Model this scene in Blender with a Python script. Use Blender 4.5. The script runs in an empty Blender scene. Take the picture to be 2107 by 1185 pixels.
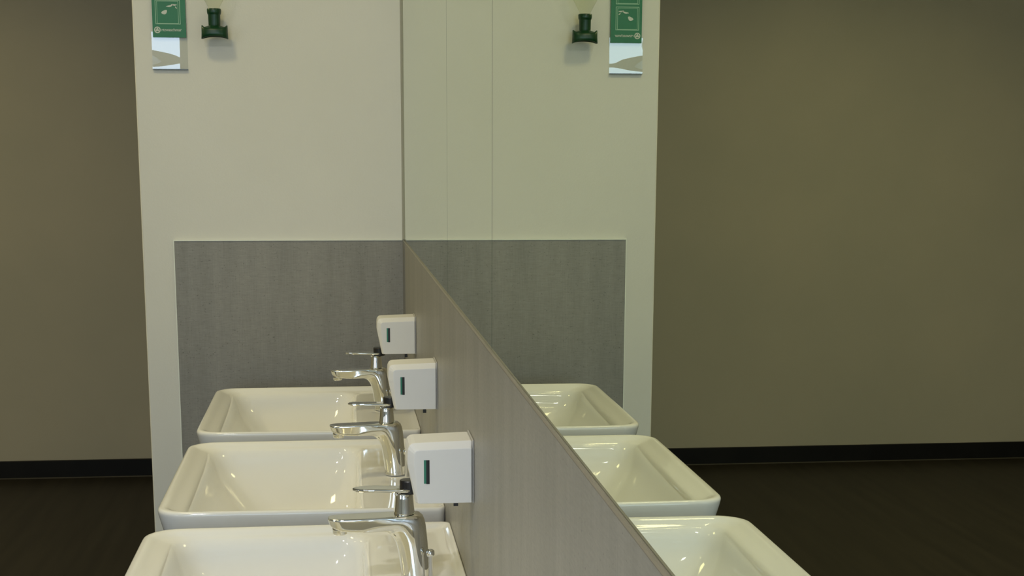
import bpy, bmesh, math, random
from mathutils import Vector, Matrix
random.seed(7)
S = bpy.context.scene
COL = S.collection

# ------------------------------------------------------------------ camera
YAW, PITCH, ROLL = 0.117, 0.1939, 0.0036
cyw, syw = math.cos(YAW), math.sin(YAW); cp, sp = math.cos(PITCH), math.sin(PITCH)
fw = Vector((syw*cp, cyw*cp, -sp)); r0 = Vector((cyw, -syw, 0)); u0 = r0.cross(fw)
rt = math.cos(ROLL)*r0 + math.sin(ROLL)*u0
up = -math.sin(ROLL)*r0 + math.cos(ROLL)*u0
cam = bpy.data.cameras.new('camera'); camo = bpy.data.objects.new('camera', cam); COL.objects.link(camo)
M = Matrix.Identity(4)
for i in range(3):
    M[i][0], M[i][1], M[i][2] = rt[i], up[i], -fw[i]
M[0][3], M[1][3], M[2][3] = -0.1587, 0.0, 1.3933
camo.matrix_world = M
cam.sensor_fit = 'HORIZONTAL'; cam.sensor_width = 36; cam.lens = 3065.3/2107*36
cam.shift_y = (917.27-592.5)/2107
cam.clip_start = 0.02
S.camera = camo

# ------------------------------------------------------------------ world, lights, exposure
w = bpy.data.worlds.new('world'); S.world = w; w.use_nodes = True
w.node_tree.nodes['Background'].inputs[0].default_value = (0.8, 0.85, 0.9, 1)
w.node_tree.nodes['Background'].inputs[1].default_value = 0.05
S.view_settings.view_transform = 'Standard'; S.view_settings.look = 'None'
S.view_settings.exposure = 0.0; S.view_settings.gamma = 1.0
S.view_settings.use_curve_mapping = False

CEIL, BACKY, LEFTX, FARY, ENDY = 2.70, -3.2, -3.5, 6.53, 3.56
WIN = (-1.95, -0.30, 0.95, 2.35)          # window opening in the wall behind the camera

def area(name, loc, rot, sx, sy, power, colr, spread=180):
    l = bpy.data.lights.new(name, 'AREA'); l.shape = 'RECTANGLE'; l.size = sx; l.size_y = sy
    l.energy = power; l.color = colr; l.spread = math.radians(spread)
    o = bpy.data.objects.new(name, l); COL.objects.link(o); o.location = loc; o.rotation_euler = rot
    return o
WARM = (1.0, 0.85, 0.43)
# daylight entering through the window behind the camera
area('window_daylight', ((WIN[0]+WIN[1])/2, BACKY-0.03, (WIN[2]+WIN[3])/2), (math.radians(90), 0, 0),
     WIN[1]-WIN[0], WIN[3]-WIN[2], 37, (0.60, 0.79, 1.0))
# twin-tube downlights in the ceiling
COOL = (1.0, 0.97, 0.93)
DOWN = [(-0.72, 0.35, 7.9, COOL), (-0.72, 1.55, 0.6, WARM),
        (-2.00, 0.2, 5.0, COOL), (-2.00, 2.2, 0.8, WARM), (-2.2, 3.9, 12.0, WARM), (-1.9, 5.5, 1.8, WARM)]
area('added_bounce_light', (-0.78, 2.35, CEIL-0.012), (0, 0, 0), 0.30, 0.30, 8.2, WARM)  # downlight enlarged into an added panel, for light bounced off the mirror
area('added_fill_left', (LEFTX-.03, -1.2, 1.65), (0,math.radians(-90), 0), 1.4, 1.6, 21, (0.8, 0.92, 1.0))  # unseen, added as cool fill from the left
for x, y, pw, lc in DOWN:
    for dx in (-0.035, 0.035):
        area('downlight_lamp', (x+dx, y, CEIL-0.012), (0, 0, 0), 0.03, 0.13, pw, lc, 125 if y > 5 else 180)

# ------------------------------------------------------------------ materials
def mat(name, col, rough=0.5, metal=0.0, spec=0.5, coat=0.0):
    m = bpy.data.materials.new(name); m.use_nodes = True
    b = m.node_tree.nodes['Principled BSDF']
    b.inputs['Base Color'].default_value = (*col, 1); b.inputs['Roughness'].default_value = rough
    b.inputs['Metallic'].default_value = metal; b.inputs['Specular IOR Level'].default_value = spec
    b.inputs['Coat Weight'].default_value = coat
    return m
def noisy(m, c1, c2, scale=(8, 8, 8), detail=6, bump=0.0, bscale=None, lo=0.35, hi=0.65, nscale=1.0, bdist=0.001):
    nt = m.node_tree; N = nt.nodes; L = nt.links; b = N['Principled BSDF']
    tc = N.new('ShaderNodeTexCoord'); mp = N.new('ShaderNodeMapping'); mp.inputs['Scale'].default_value = scale
    no = N.new('ShaderNodeTexNoise'); no.inputs['Scale'].default_value = nscale; no.inputs['Detail'].default_value = detail
    rp = N.new('ShaderNodeValToRGB'); rp.color_ramp.elements[0].position = lo; rp.color_ramp.elements[1].position = hi
    rp.color_ramp.elements[0].color = (*c1, 1); rp.color_ramp.elements[1].color = (*c2, 1)
    L.new(tc.outputs['Object'], mp.inputs['Vector']); L.new(mp.outputs[0], no.inputs['Vector'])
    L.new(no.outputs['Fac'], rp.inputs['Fac']); L.new(rp.outputs[0], b.inputs['Base Color'])
    if bump:
        n2 = N.new('ShaderNodeTexNoise'); n2.inputs['Scale'].default_value = bscale or 200; n2.inputs['Detail'].default_value = 3
        bp = N.new('ShaderNodeBump'); bp.inputs['Strength'].default_value = bump; bp.inputs['Distance'].default_value = bdist
        L.new(tc.outputs['Object'], n2.inputs['Vector']); L.new(n2.outputs['Fac'], bp.inputs['Height']); L.new(bp.outputs[0], b.inputs['Normal'])
    return m
def laminate(name):
    """grey concrete-look laminate: soft vertical clouds, horizontal cross hatch, small dark flecks"""
    m = mat(name, (.25, .24, .21), .42, spec=0.4); nt = m.node_tree; N = nt.nodes; L = nt.links; b = N['Principled BSDF']
    tc = N.new('ShaderNodeTexCoord')
    def noise(sc, det, lo, hi, c1, c2, rough=.6):
        mp = N.new('ShaderNodeMapping'); mp.inputs['Scale'].default_value = sc
        no = N.new('ShaderNodeTexNoise'); no.inputs['Scale'].default_value = 1; no.inputs['Detail'].default_value = det
        no.inputs['Roughness'].default_value = rough
        rp = N.new('ShaderNodeValToRGB'); rp.color_ramp.elements[0].position = lo; rp.color_ramp.elements[1].position = hi
        rp.color_ramp.elements[0].color = (*c1, 1); rp.color_ramp.elements[1].color = (*c2, 1)
        L.new(tc.outputs['Object'], mp.inputs[0]); L.new(mp.outputs[0], no.inputs['Vector']); L.new(no.outputs['Fac'], rp.inputs[0])
        return rp.outputs[0]
    a = noise((16, 16, 1.6), 5, .3, .7, (.258, .250, .220), (.328, .315, .280))
    h = noise((60, 60, 420), 3, .3, .7, (.90, .90, .90), (1.06, 1.06, 1.06))
    v = noise((330, 330, 18), 3, .3, .7, (.93, .93, .93), (1.05, 1.05, 1.05))
    f = noise((260, 260, 330), 1, .24, .30, (.62, .62, .62), (1, 1, 1), .4)
    cur = a
    for x in (h, v, f):
        mx = N.new('ShaderNodeMix'); mx.data_type = 'RGBA'; mx.blend_type = 'MULTIPLY'; mx.inputs[0].default_value = 1
        L.new(cur, mx.inputs[6]); L.new(x, mx.inputs[7]); cur = mx.outputs[2]
    L.new(cur, b.inputs['Base Color'])
    return m
MT = {}
MT['paint'] = noisy(mat('white_wall_paint', (.76, .75, .68), .65, spec=.25), (.745, .735, .665), (.775, .765, .70), (3, 3, 3), bump=.25, bscale=260)
MT['taupe'] = noisy(mat('taupe_wall_paint', (.36, .33, .26), .6, spec=.3), (.40, .380, .305), (.432, .403, .32), (2, 2, 2), bump=.25, bscale=200)
MT['ceil'] = noisy(mat('ceiling_paint', (.8, .79, .74), .8), (.79, .78, .73), (.82, .81, .76), (1, 1, 1))
MT['lam'] = laminate('grey_concrete_laminate')
MT['lam_edge'] = noisy(mat('laminate_edge_band', (.19, .17, .135), .4), (.18, .165, .13), (.20, .18, .145), (20, 20, 20))
MT['lit_caulk'] = mat('highlight_caulk', (.88, .90, .80), .4)  # lightened to paint the bright highlight along the panel's edge
MT['floor'] = noisy(mat('dark_brown_floor', (.03, .026, .018), .5, spec=.3), (.015, .0125, .008), (.025, .021, .014), (26, 1.3, 5), detail=8)
MT['base'] = noisy(mat('black_baseboard', (.006, .006, .006), .5, spec=.2), (.005, .005, .005), (.008, .008, .0075), (4, 4, 4))
MT['base_seal'] = mat('baseboard_seal', (.07, .062, .04), .6)
MT['ceramic'] = noisy(mat('white_glazed_ceramic', (.83, .825, .79), .05, spec=.5, coat=.0), (.825, .82, .785), (.84, .835, .80), (2, 2, 2), bump=.02, bscale=9, bdist=.004)
MT['plastic'] = noisy(mat('white_dispenser_plastic', (.78, .77, .75), .38), (.775, .765, .745), (.79, .78, .76), (5, 5, 5))
MT['plastic2'] = mat('grey_back_plate_plastic', (.45, .44, .42), .5)
MT['chrome'] = noisy(mat('chrome', (.82, .82, .80), .045, 1.0), (.80, .80, .775), (.84, .835, .81), (6, 6, 6))
MT['black'] = mat('black_plastic', (.012, .012, .014), .3)
MT['greenwin'] = mat('green_window_plastic', (.03, .20, .13), .3)
MT['silicone'] = mat('grey_silicone', (.42, .41, .34), .6)
MT['green'] = noisy(mat('dark_green_plastic', (.003, .042, .013), .35), (.003, .038, .012), (.004, .048, .015), (9, 9, 9))
MT['signgreen'] = noisy(mat('green_print', (.01, .24, .085), .4), (.006, .16, .050), (.008, .18, .058), (20, 20, 20))
MT['signwhite'] = mat('white_print', (.62, .66, .58), .5)
MT['signpale'] = mat('pale_green_print', (.36, .60, .42), .5)
m = mat('mirror_silver', (.89, .925, .855), .0, 1.0); MT['mirror'] = m
m.node_tree.nodes['Principled BSDF'].inputs['Specular Tint'].default_value = (.89, .925, .855, 1)
MT['glassedge'] = mat('mirror_glass_edge', (.06, .075, .06), .2)
def clear(name, tint, gl=0.10, rough=0.0, ior=1.49):
    m = bpy.data.materials.new(name); m.use_nodes = True; nt = m.node_tree; N = nt.nodes; L = nt.links; N.clear()
    o = N.new('ShaderNodeOutputMaterial'); t = N.new('ShaderNodeBsdfTransparent'); g = N.new('ShaderNodeBsdfGlossy')
    t.inputs[0].default_value = (*tint, 1); g.inputs['Roughness'].default_value = rough
    lw = N.new('ShaderNodeFresnel'); lw.inputs[0].default_value = ior
    ma = N.new('ShaderNodeMath'); ma.operation = 'ADD'; ma.inputs[1].default_value = gl; ma.use_clamp = True
    mi = N.new('ShaderNodeMath'); mi.operation = 'MINIMUM'; mi.inputs[1].default_value = .22; L.new(ma.outputs[0], mi.inputs[0])
    mx = N.new('ShaderNodeMixShader'); L.new(lw.outputs[0], ma.inputs[0]); L.new(mi.outputs[0], mx.inputs[0])
    L.new(t.outputs[0], mx.inputs[1]); L.new(g.outputs[0], mx.inputs[2]); L.new(mx.outputs[0], o.inputs[0])
    return m
MT['acrylic'] = clear('clear_acrylic_sheet', (.93, .94, .92), .11)
MT['bottle'] = clear('clear_bottle_plastic', (.95, .955, .90), .0, .1, 1.07)

# ------------------------------------------------------------------ helpers
def link_bm(name, bm, m, parent=None, smooth=False, bevel=0, sub=0, seg=2):
    bmesh.ops.recalc_face_normals(bm, faces=bm.faces)
    me = bpy.data.meshes.new(name); bm.to_mesh(me); bm.free()
    for k in (m if isinstance(m, list) else [m]): me.materials.append(MT[k])
    if smooth:
        for p in me.polygons: p.use_smooth = True
    o = bpy.data.objects.new(name, me); COL.objects.link(o)
    if bevel:
        b = o.modifiers.new('b', 'BEVEL'); b.width = bevel; b.segments = seg; b.limit_method = 'ANGLE'
    if sub:
        s = o.modifiers.new('s', 'SUBSURF'); s.levels = sub; s.render_levels = sub
    if parent: o.parent = parent
    return o
def box(bm, a, b):
    vs = [bm.verts.new((x, y, z)) for x in (a[0], b[0]) for y in (a[1], b[1]) for z in (a[2], b[2])]
    for f in ((0, 1, 3, 2), (4, 6, 7, 5), (0, 4, 5, 1), (2, 3, 7, 6), (0, 2, 6, 4), (1, 5, 7, 3)):
        bm.faces.new([vs[i] for i in f])
def mbox(name, a, b, m, parent=None, bevel=0, **k):
    bm = bmesh.new(); box(bm, a, b); return link_bm(name, bm, m, parent, bevel=bevel, **k)
def loft(bm, rings, closed_ends=(True, True), loop=True):
    V = [[bm.verts.new(p) for p in r] for r in rings]
    for a, b in zip(V, V[1:]):
        n = len(a)
        for i in range(n):
            j = (i+1) % n
            bm.faces.new((a[i], a[j], b[j], b[i]))
    if closed_ends[0]: bm.faces.new(list(reversed(V[0])))
    if closed_ends[1]: bm.faces.new(V[-1])
    return V
def lathe(bm, prof, cx=0, cy=0, n=40, sx=1, sy=1):
    rings = [[(cx+sx*r*math.cos(2*math.pi*i/n), cy+sy*r*math.sin(2*math.pi*i/n), z) for i in range(n)] for r, z in prof]
    loft(bm, rings)
def empty(name, loc):
    o = bpy.data.objects.new(name, None); COL.objects.link(o); o.location = loc; o.empty_display_size = .05
    return o
def tag(o, label=None, cat=None, group=None, kind=None):
    if label: o['label'] = label
    if cat: o['category'] = cat
    if group: o['group'] = group
    if kind: o['kind'] = kind
    return o
def struct(name, a, b, m, bevel=0):
    return tag(mbox(name, a, b, m, bevel=bevel), kind='structure')

# ------------------------------------------------------------------ room shell
struct('floor', (LEFTX-.1, BACKY-.1, -.1), (1.2, FARY+.1, 0), 'floor')
struct('ceiling', (LEFTX-.1, BACKY-.1, CEIL), (1.2, FARY+.1, CEIL+.1), 'ceil')
struct('wall_far', (LEFTX-.1, FARY, 0), (1.2, FARY+.1, CEIL), 'taupe')
bm = bmesh.new()
for a, b in (((BACKY, 0), (-1.9, CEIL)), ((-.5, 0), (FARY, CEIL)), ((-1.9, 0), (-.5, .85)), ((-1.9, 2.45), (-.5, CEIL))):
    box(bm, (LEFTX-.1, a[0], a[1]), (LEFTX, b[0], b[1]))
tag(link_bm('wall_left', bm, 'taupe'), kind='structure')
struct('wall_right', (0.006, BACKY, 0), (.12, ENDY, CEIL), 'paint')
bm = bmesh.new()
for a, b in (((LEFTX, 0), (WIN[0], CEIL)), ((WIN[1], 0), (.12, CEIL)), ((WIN[0], 0), (WIN[1], WIN[2])), ((WIN[0], WIN[3]), (WIN[1], CEIL))):
    box(bm, (a[0], BACKY-.1, a[1]), (b[0], BACKY, b[1]))
tag(link_bm('wall_back', bm, 'paint'), kind='structure')
# wing wall that closes the row of washbasins, rounded paint edge at its free end
WX = 0.6065
bm = bmesh.new(); box(bm, (-WX, ENDY, 0), (.12, ENDY+.15, CEIL))
tag(link_bm('wall_end', bm, 'paint', bevel=.005, seg=3), kind='structure')
struct('baseboard_far', (LEFTX, FARY-.012, 0), (1.0, FARY, .0777), 'base', .002)
struct('trim_1', (LEFTX, FARY-.016, 0), (1.0, FARY-.0121, .004), 'base_seal')
struct('baseboard_left', (LEFTX, BACKY, 0), (LEFTX+.012, FARY-.02, .0777), 'base', .002)
# silicone bead in the corner between the mirror and the wing wall
bm = bmesh.new()
prof = [(0, 0), (-.0035, 0), (-.0024, -.0014), (-.0012, -.0026), (0, -.0034)]
loft(bm, [[(x-.0001, ENDY+y, z) for x, y in prof] for z in (1.1925, 2.24)])
tag(link_bm('trim_2', bm, 'silicone'), kind='structure')

# ------------------------------------------------------------------ laminate panels and mirrors
LZ = 1.192; LX = -0.003
t = empty('splashback_panel', (-.27, ENDY, .35))
tag(t, 'grey concrete look laminate panel on the end wall behind the farthest washbasin', 'wall panel', 'grey laminate wall panels')
o = mbox('board', (-.533, ENDY-.006, .35), (LX, ENDY-.0002, LZ-.0015), 'lam')
def attach(o, t):
    o.data.transform(Matrix.Translation(-Vector(t.location))); o.parent = t; return o
attach(o, t)
bm = bmesh.new(); box(bm, (-.5350, ENDY-.0064, .35), (-.533, ENDY-.0002, LZ+.0006)); box(bm, (-.533, ENDY-.0085, LZ-.0015), (-.0045, ENDY-.0002, LZ+.0006))
attach(link_bm('highlight_seal', bm, 'lit_caulk'), t)['label'] = 'pale sealant line with painted highlight along the panel edge'
t = empty('splashback_panel', (LX, 0, .35))
tag(t, 'long grey laminate panel below the mirrors, behind the taps and soap dispensers', 'wall panel', 'grey laminate wall panels')
bm = bmesh.new(); box(bm, (LX, -1.5, .35), (.0055, ENDY-.0065, LZ-.002))
attach(link_bm('board', bm, 'lam'), t)
bm = bmesh.new()
y0, y1 = -1.5, ENDY-.0065
pr = [(LX, LZ-.0019), (LX, LZ-.0012), (LX+.0010, LZ), (.0055, LZ), (.0055, LZ-.0019)]
loft(bm, [[(x, y, z) for x, z in pr] for y in (y0, y1)])
attach(link_bm('top_edge', bm, 'lam_edge'), t)
# mirror panes standing on the panel's top edge
def mirror(y0, y1, label):
    bm = bmesh.new(); box(bm, (0, y0, LZ+.0004), (.0055, y1, 2.24))
    bmesh.ops.recalc_face_normals(bm, faces=bm.faces)
    for f in bm.faces:
        f.material_index = 0 if f.normal.x < -.9 else 1
    o = link_bm('mirror', bm, ['mirror', 'glassedge'])
    tag(o, label, 'mirror', 'mirror panes above the laminate panel')
mirror(2.1568, ENDY-.0036, 'mirror pane against the end wall, farthest of the row')
mirror(1.5345, 2.1545, 'narrow mirror pane between the two thin vertical joints')
mirror(-1.5, 1.5315, 'nearest and widest-looking mirror pane, filling the right of the view')

# ------------------------------------------------------------------ washbasin
SP = 0.6465; YS = [1.8155, 2.462, 3.1085]; SZ = 0.87
def rr(x0, x1, w, r, zf, zw, nc=8, ne=7):
    """rounded rectangle, square at the wall side (small radius), local y about 0"""
    pts = []
    rw = min(.012, (x1-x0)/3)
    if x1 < -.1: rw = r
    cs = [((x0+r, -w+r), r, 180), ((x1-rw, -w+rw), rw, 270), ((x1-rw, w-rw), rw, 0), ((x0+r, w-r), r, 90)]
    ring = []
    for (c, rad, a0) in cs:
        ring.append([(c[0]+rad*math.cos(math.radians(a0+90*i/nc)), c[1]+rad*math.sin(math.radians(a0+90*i/nc))) for i in range(nc+1)])
    for k in range(4):
        ring_k = ring[k]; nxt = ring[(k+1) % 4][0]; last = ring_k[-1]
        pts += ring_k
        for j in range(1, ne):
            f = j/ne; pts.append((last[0]*(1-f)+nxt[0]*f, last[1]*(1-f)+nxt[1]*f))
    out = []
    for x, y in pts:
        k = 1 + .020*(1+x/.434)
        f = (x-x0)/(x1-x0) if x1 > x0 else 0
        out.append((x, y*k, zf*(1-f)+zw*f))
    return out
def basin():
    t = empty('washbasin', (0, YS[0], SZ))
    R = [(-.29, -.004, .19, .07, -.165, -.165), (-.35, -.003, .225, .06, -.150, -.150), (-.398, -.003, .252, .056, -.115, -.115),
         (-.422, -.003, .2685, .047, -.06, -.06), (-.4325, -.003, .2768, .046, -.012, -.012), (-.434, -.003, .2775, .046, -.006, -.006),
         (-.4325, -.003, .2762, .045, -.0015, -.0015), (-.4285, -.004, .273, .043, 0, 0),
         (-.4225, -.006, .2685, .040, -.0004, -.0004), (-.417, -.010, .2640, .037, -.0030, -.003), (-.411, -.016, .2605, .034, -.0065, -.0068),
         (-.401, -.034, .2570, .031, -.0095, -.0088), (-.395, -.105, .2540, .030, -.0118, -.0090), (-.3905, -.122, .2500, .032, -.0165, -.0100),
         (-.386, -.1285, .2450, .036, -.026, -.018), (-.3820, -.1292, .2426, .037, -.0405, -.030),
         (-.374, -.1300, .2340, .042, -.060, -.048),
         (-.345, -.1315, .205, .050, -.095, -.085), (-.325, -.135, .182, .055, -.118, -.112), (-.295, -.150, .145, .05, -.130, -.128),
         (-.25, -.19, .06, .02, -.134, -.134)]
    bm = bmesh.new()
    rings = [rr(*a) for a in R]
    loft(bm, rings)
    link_bm('bowl', bm, 'ceramic', t, smooth=True, sub=1)
    # drain
    bm = bmesh.new(); lathe(bm, [(.0, -.1335), (.030, -.1335), (.0315, -.131), (.029, -.129), (.024, -.1285), (.021, -.127), (.010, -.1255), (.0, -.1252)][1:-1], -.225, 0)
    link_bm('drain_cap', bm, 'chrome', t, smooth=True)['label'] = 'round chrome drain cap'
    bm = bmesh.new(); lathe(bm, [(.019, -.40), (.019, -.30), (.030, -.295), (.030, -.235), (.019, -.23), (.019, -.160)], -.225, 0)
    link_bm('drain_trap', bm, 'chrome', t, smooth=False)
    return t

# ------------------------------------------------------------------ tap
def section(inner, outer, hw, n=48, e=3.2):
    ix, iz = inner; ox, oz = outer
    cx, cz = (ix+ox)/2, (iz+oz)/2; hx, hz = (ox-ix)/2, (oz-iz)/2
    out = []
    if e >= 5:                      # flat sided, small rounded corners
        half = math.hypot(hx, hz); r = min(.0024, hw*.5, half*.5); q = []
        for k in range(3): q.append((half, (hw-r)*k/3))
        for k in range(7):
            a = math.pi/2*k/6; q.append((half-r+r*math.cos(a), hw-r+r*math.sin(a)))
        for k in range(1, 3): q.append(((half-r)*(1-k/3), hw))
        full = q + [(0, hw)] + [(-c, s) for c, s in q[:0:-1]] + [(-c, -s) for c, s in q] + [(0, -hw)] + [(c, -s) for c, s in q[:0:-1]]
        return [(cx+hx*c/half, s, cz+hz*c/half) for c, s in full]
    for i in range(n):
        a = 2*math.pi*i/n; c, s = math.cos(a), math.sin(a)
        c = math.copysign(abs(c)**(2/e), c); s = math.copysign(abs(s)**(2/e), s)
        out.append((cx+hx*c, hw*s, cz+hz*c))
    return out
def tap():
    Z0 = .8612
    t = empty('tap', (-.0665, 0, Z0))
    def P(name, bm, m, **k):
        return attach(link_bm(name, bm, m, **k), t)
    bm = bmesh.new()
    SEC = [((-.0857, .8612), (-.0477, .8612), .0190, 2.0), ((-.0857, .8640), (-.0477, .8640), .0190, 2.0), ((-.0850, .8650), (-.0484, .8650), .0184, 2.0),
           ((-.0862, .880), (-.0490, .880), .0184, 2.05), ((-.0882, .897), (-.0505, .900), .0181, 2.1),
           ((-.0905, .9105), (-.0522, .919), .0178, 2.2), ((-.0940, .9195), (-.0538, .937), .0176, 2.3), ((-.0990, .9262), (-.0565, .950), .0174, 2.5),
           ((-.1050, .9298), (-.0665, .9545), .0173, 2.8), ((-.1110, .9300), (-.0830, .9515), .0172, 3.6), ((-.1220, .9308), (-.1040, .9500), .0171, 7.0),
           ((-.1350, .9310), (-.1260, .9492), .0170, 9.0), ((-.1480, .9315), (-.1450, .9487), .0168, 9.0), ((-.1590, .9325), (-.1590, .9484), .0160, 9.0),
           ((-.1675, .9355), (-.1690, .9482), .0137, 7.5), ((-.1720, .9375), (-.1742, .9480), .0098, 6.0), ((-.1738, .9400), (-.1762, .9478), .0050, 6.0)]
    loft(bm, [section(a, b, h, e=e) for a, b, h, e in SEC])
    P('body', bm, 'chrome', smooth=True, sub=1)
    bm = bmesh.new(); lathe(bm, [(.0085, .9375), (.0092, .9335), (.0092, .9275), (.0080, .9262), (.0066, .9264)], -.1612, 0)
    P('aerator', bm, 'chrome', smooth=True, bevel=0)
    bm = bmesh.new(); lathe(bm, [(.0132, .9490), (.0128, .9530), (.0120, .9600), (.0112, .9700), (.0108, .9765), (.0104, .9772)], -.0805, 0)
    P('neck', bm, 'chrome', smooth=True)
    # flat paddle lever with rounded tip
    bm = bmesh.new()
    def lev(z, d, zt):
        pts = []
        for i in range(13):
            a = math.pi/2+math.pi*i/12
            pts.append((-.118+(.0268-d)*math.cos(a), (.0128-d)*math.sin(a), zt))
        for i in range(13):
            a = -math.pi/2+math.pi*i/12
            pts.append((-.0790+(.0118-d)*math.cos(a), (.0132-d)*math.sin(a), z))
        return pts
    loft(bm, [lev(.9795, .0016, .9808), lev(.9808, .0003, .9820), lev(.9822, 0, .9834), lev(.9833, .0004, .9845), lev(.9838, .0014, .9850)])
    P('lever', bm, 'chrome', smooth=False, bevel=.0006)
    bm = bmesh.new(); lathe(bm, [(.0112, .9770), (.0124, .9780), (.0126, .9925), (.0118, .9940), (.004, .9945)], -.0735, 0, sy=.95)
    P('cap', bm, 'black', bevel=0)['label'] = 'black cap over the lever'
    bm = bmesh.new(); lathe(bm, [(.0028, .8612), (.0028, .8990), (.0044, .8995), (.0052, .9030), (.0048, .9072), (.0030, .9085)], -.0495, -.0195, 24)
    P('pull_rod', bm, 'chrome', smooth=True)['label'] = 'thin chrome drain pull rod beside the column'
    bm = bmesh.new(); lathe(bm, [(.0016, .9785), (.0022, .9775), (.0022, .9760), (.0014, .9745)], -.0905, -.0045, 16)
    P('set_screw', bm, 'chrome', smooth=True)
    return t

# ------------------------------------------------------------------ soap dispenser (local: near face at y=0, z about its own bottom)
def dispenser():
    t = empty('soap_dispenser', (LX, 0, 0))
    outer = [(-0.0052, .0), (-0.0701, .0), (-0.0720, .0012), (-0.0801, .0430), (-0.0808, .0475), (-0.0808, .0600), (-0.0803, .0650), (-0.0785, .0690), (-0.0754, .0715), (-0.0715, .0722), (-0.0070, .0742), (-0.0052, .0735)]
    inner = [(-0.0060, .0008), (-0.0677, .0008), (-0.0691, .0018), (-0.0727, .0430), (-0.0732, .0470), (-0.0732, .0580), (-0.0729, .0605), (-0.0720, .0625), (-0.0704, .0640), (-0.0677, .0645), (-0.0080, .0662), (-0.0060, .0657)]
    W = .072
    bm = bmesh.new()
    loft(bm, [[(x, y, z) for x, z in pr] for pr, y in ((inner, 0), (outer, .0080), (outer, W-.008), (inner, W))])
    attach(link_bm('housing', bm, 'plastic', bevel=.0007, seg=2), t)
    bm = bmesh.new(); box(bm, (LX-.0001, .002, -.0004), (-.0052, W-.002, .0755))
    attach(link_bm('back_plate', bm, 'plastic2', bevel=.001), t)
    # level window: dark slot with a green strip on its left
    bm = bmesh.new(); box(bm, (-0.0594, -.0003, .0245), (-0.0555, .0006, .0530))
    attach(link_bm('level_window', bm, 'black'), t)['label'] = 'narrow dark level window'
    bm = bmesh.new(); box(bm, (-0.0621, -.0004, .0250), (-0.0594, .0006, .0530))
    attach(link_bm('window_rim', bm, 'greenwin'), t)['label'] = 'green side of the level window'
    bm = bmesh.new(); box(bm, (-.0250, W/2-.004, -.0105), (-.0195, W/2+.004, -.0062)); box(bm, (-.0245, W/2-.003, -.0062), (-.0200, W/2+.003, .0004)); box(bm, (-.0250, W/2-.004, -.0045), (-.0195, W/2+.004, -.0015))
    attach(link_bm('nozzle', bm, 'black'), t)
    return t

def copy_tree(o, parent=None):
    c = o.copy(); COL.objects.link(c)
    if parent: c.parent = parent
    for ch in list(o.children):
        d = ch.copy(); COL.objects.link(d); d.parent = c
        for g in list(ch.children):
            e = g.copy(); COL.objects.link(e); e.parent = d
    return c

b0 = basin(); t0 = tap(); d0 = dispenser()
WHICH = ['nearest', 'middle', 'farthest']
BL = ['nearest white ceramic washbasin, front cut off by the bottom of the view',
      'middle white ceramic washbasin of the three along the mirror wall',
      'farthest white ceramic washbasin, beside the grey end wall panel']
TL = ['chrome single lever tap on the nearest washbasin, its base out of view',
      'chrome single lever tap on the middle washbasin',
      'chrome single lever tap on the farthest washbasin, in front of the grey end panel']
DL = ['small white soap dispenser above the nearest washbasin, largest in view',
      'small white soap dispenser above the middle washbasin, second of the three',
      'small white soap dispenser above the farthest washbasin, nearest the end wall']
DY = [(1.7028, .9885), (2.3382, .9922), (2.9735, .9968)]
for k in range(3):
    b = b0 if k == 0 else copy_tree(b0); b.location = (0, YS[k], SZ); tag(b, BL[k], 'washbasin', 'washbasins along the mirror wall')
b = copy_tree(b0); b.location = (0, YS[0]-SP, SZ)
tag(b, 'white ceramic washbasin closest to the camera, just below the view', 'washbasin', 'washbasins along the mirror wall')
for k in range(3):
    b = t0 if k == 0 else copy_tree(t0); b.location = (-.0665, YS[k], .8612); tag(b, TL[k], 'tap', 'taps on the washbasins')
for k in range(3):
    b = d0 if k == 0 else copy_tree(d0); b.location = (LX, DY[k][0], DY[k][1]); tag(b, DL[k], 'soap dispenser', 'soap dispensers over the washbasins')

# ------------------------------------------------------------------ eyewash bottle on the end wall
EX, EY = -.4215, ENDY-.038
t = empty('eyewash_bottle', (EX, EY, 1.65))
tag(t, 'clear eyewash bottle with dark green neck and saddle shaped eye cup on the end wall', 'eyewash bottle')
bm = bmesh.new()
lathe(bm, [(.0125, 1.704), (.0125, 1.712), (.018, 1.722), (.029, 1.742), (.033, 1.76), (.033, 1.90), (.030, 1.912), (.012, 1.918)], EX, EY)
attach(link_bm('bottle', bm, 'bottle', smooth=True), t)['label'] = 'clear plastic bottle body'
bm = bmesh.new()
lathe(bm, [(.0125, 1.668), (.0134, 1.675), (.0137, 1.696), (.0150, 1.6975), (.0158, 1.701), (.0160, 1.707), (.0152, 1.709), (.010, 1.7095)], EX, EY)
attach(link_bm('neck_collar', bm, 'green', smooth=True, bevel=.0005), t)
# eye cup: oval cup whose lower rim arches up in the middle and whose upper flanges curl up at the ends
bm = bmesh.new(); rings = []
n = 48
for lev_, (sx, sy, zb, arch, z_up) in enumerate([(.010, .010, 1.6735, 0, 0), (.0150, .0125, 1.6715, 0, 0), (.0225, .0165, 1.6665, 0, .003), (.0275, .0190, 1.6660, 0, .0075), (.0290, .0200, 1.6620, 0, .0105),
                                       (.0292, .0202, 1.6540, .001, .0035), (.0300, .0202, 1.6435, .0055, 0), (.0285, .0190, 1.6430, .0058, 0), (.0260, .0170, 1.6530, .0045, 0), (.017, .012, 1.6620, 0, 0), (.006, .006, 1.6660, 0, 0)]):
    ring = []
    for i in range(n):
        a = 2*math.pi*i/n; c, s = math.cos(a), math.sin(a)
        z = zb + z_up*abs(c)**5 + arch*(1-abs(c)**2.2)
        ring.append((EX+sx*math.copysign(abs(c)**.8, c), EY+sy*math.copysign(abs(s)**.9, s), z))
    rings.append(ring)
loft(bm, rings)
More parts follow.
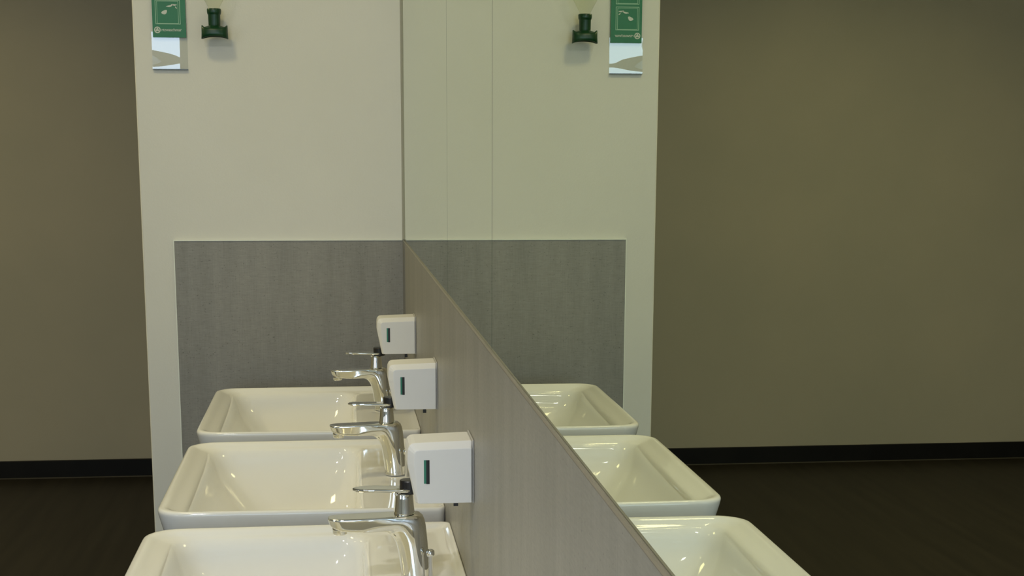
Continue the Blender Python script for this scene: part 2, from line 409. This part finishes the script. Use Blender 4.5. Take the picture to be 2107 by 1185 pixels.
attach(link_bm('eye_cup', bm, 'green', smooth=True), t)
# wall clip that carries the bottle (above the frame of the view)
bm = bmesh.new()
box(bm, (EX-.03, ENDY-.004, 1.80), (EX+.03, ENDY-.0002, 1.86)); box(bm, (EX-.009, ENDY-.0205, 1.81), (EX+.009, ENDY-.003, 1.85))
N_ = 20
for i in range(N_):
    a0 = math.radians(140-260*i/N_); a1 = math.radians(140-260*(i+1)/N_)
    q = []
    for a in (a0, a1):
        for r in (.0332, .0362):
            q.append((EX+r*math.sin(a+math.pi), EY-r*math.cos(a+math.pi)*-1))
    vs = [bm.verts.new((x, y, z)) for z in (1.815, 1.845) for x, y in q]
    for f in ((0, 1, 3, 2), (4, 6, 7, 5), (0, 4, 5, 1), (2, 3, 7, 6), (0, 2, 6, 4), (1, 5, 7, 3)): bm.faces.new([vs[i_] for i_ in f])
tag(link_bm('wall_clip', bm, 'green'), 'green clip on the end wall that holds the eyewash bottle', 'wall clip')

# ------------------------------------------------------------------ green first-aid sign in a clear holder
t = empty('eyewash_sign', (-.525, ENDY, 1.58))
tag(t, 'narrow green instruction sign in a clear plastic holder on the end wall', 'sign')
X0, X1 = -.5615, -.4875
YF = ENDY-.0085
mb = bmesh.new(); box(mb, (X0, ENDY-.0075, 1.6478), (X1, ENDY-.0055, 1.900))
attach(link_bm('sign_card', mb, 'signgreen'), t)
def rect_frame(bm, x0, x1, z0, z1, wd, y):
    box(bm, (x0, y, z0), (x1, y+.0004, z0+wd)); box(bm, (x0, y, z1-wd), (x1, y+.0004, z1))
    box(bm, (x0, y, z0+wd), (x0+wd, y+.0004, z1-wd)); box(bm, (x1-wd, y, z0+wd), (x1, y+.0004, z1-wd))
yp = ENDY-.0079
for k in range(4):
    zb = 1.6765 + k*.0585
    bm = bmesh.new()
    rect_frame(bm, -.5545, -.4990, zb, zb+.0530, .0013, yp)
    rect_frame(bm, -.5508, -.5030, zb+.0016, zb+.0505, .0009, yp-.0001)
    attach(link_bm('picture_frame', bm, 'signpale'), t)
    bm = bmesh.new()
    # simplified pictogram: a face-like drop and a stream coming from the upper right
    def blob(cx, cz, rx, rz, ang, n=18, jag=.12):
        c = math.cos(ang); s = math.sin(ang); V = []
        for i in range(n):
            a = 2*math.pi*i/n; q = 1+jag*math.sin(3*a+k)
            px, pz = rx*q*math.cos(a), rz*q*math.sin(a)
            V.append((cx+px*c-pz*s, cz+px*s+pz*c))
        loft(bm, [[(x, y, z) for x, z in V] for y in (yp, yp+.0004)])
    blob(-.5340, zb+.0262, .0066, .0042, .45)
    blob(-.5215, zb+.0400, .0075, .0018, .25, jag=.25)
    blob(-.5120, zb+.0425, .0060, .0016, -.1, jag=.2)
    blob(-.5080, zb+.0365, .0030, .0011, -.8, jag=.1)
    attach(link_bm('pictogram', bm, 'signwhite'), t)
bm = bmesh.new()
n = 28
rings = []
for rad, y in ((.0072, yp+.0004), (.0072, yp), (.0050, yp), (.0050, yp+.0004)):
    rings.append([(-.5510+rad*math.cos(2*math.pi*i/n), y, 1.6640+rad*math.sin(2*math.pi*i/n)) for i in range(n)])
loft(bm, rings, (False, False))
for q in range(3):
    a = math.radians(90+120*q); rings = [[(-.5510+.0022*math.cos(a)+.0022*math.cos(2*math.pi*i/10), y, 1.6640+.0022*math.sin(a)+.0022*math.sin(2*math.pi*i/10)) for i in range(10)] for y in (yp, yp+.0004)]
    loft(bm, rings)
attach(link_bm('round_emblem', bm, 'signwhite'), t)
cu = bpy.data.curves.new('lettering', 'FONT'); cu.body = 'rtzwaschmar'; cu.size = .0088; cu.extrude = .0001; cu.offset = .00012
to = bpy.data.objects.new('lettering_source', cu); COL.objects.link(to)
bpy.context.view_layer.update()
me = bpy.data.meshes.new_from_object(to.evaluated_get(bpy.context.evaluated_depsgraph_get()))
COL.objects.unlink(to); bpy.data.objects.remove(to)
me.materials.clear(); me.materials.append(MT['signwhite'])
xs = [v.co.x for v in me.vertices]; wid = max(xs)-min(xs); mn = min(xs)
me.transform(Matrix.Translation((-.5415, yp, 1.6615)) @ Matrix.Rotation(math.radians(90), 4, 'X') @ Matrix.Scale(.0445/wid, 4, (1, 0, 0)) @ Matrix.Translation((-mn, 0, 0)))
lo = bpy.data.objects.new('lettering', me); COL.objects.link(lo); attach(lo, t)
# clear acrylic sheet behind the card, slightly bent in its bare lower end
bm = bmesh.new(); nx, nz = 24, 60; ZT = 1.660; ZB = 1.5785
def tau(q):
    tb = [(0, -.004), (.2, 0), (.35, .004), (.5, .013), (.62, .030), (.82, .046), (.93, .028), (1, .002)]
    for (a0, b0_), (a1, b1_) in zip(tb, tb[1:]):
        if q <= a1: return b0_ + (b1_-b0_)*(q-a0)/(a1-a0)
    return tb[-1][1]
G = []; acc = [0]*(nx+1)
for j in range(nz+1):
    z = ZT + (ZB-ZT)*j/nz; row = []; q = (ZT-z)/(ZT-ZB)
    for i in range(nx+1):
        f = i/nx; x = -.5652+.0792*f
        if j: acc[i] -= tau(q)*(.75+1.1*(1-f)**2.2)*(ZT-ZB)/nz
        hx = .078*.0792*max(0, f-.68)**2/(2*.12) if f < .80 else .078*.0792*(.06+(f-.80))
        y = ENDY-.0045 + acc[i]*.9 + hx
        row.append(bm.verts.new((x, y, z)))
    G.append(row)
for j in range(nz):
    for i in range(nx): bm.faces.new((G[j][i], G[j][i+1], G[j+1][i+1], G[j+1][i]))
o = link_bm('clear_sheet', bm, 'acrylic', smooth=True)
attach(o, t)['label'] = 'bare clear plastic sheet reflecting the window'
bm = bmesh.new(); box(bm, (-.5650, ENDY-.0090, 1.5772), (-.4862, ENDY-.0002, 1.5784))
attach(link_bm('bottom_lip', bm, 'glassedge'), t)
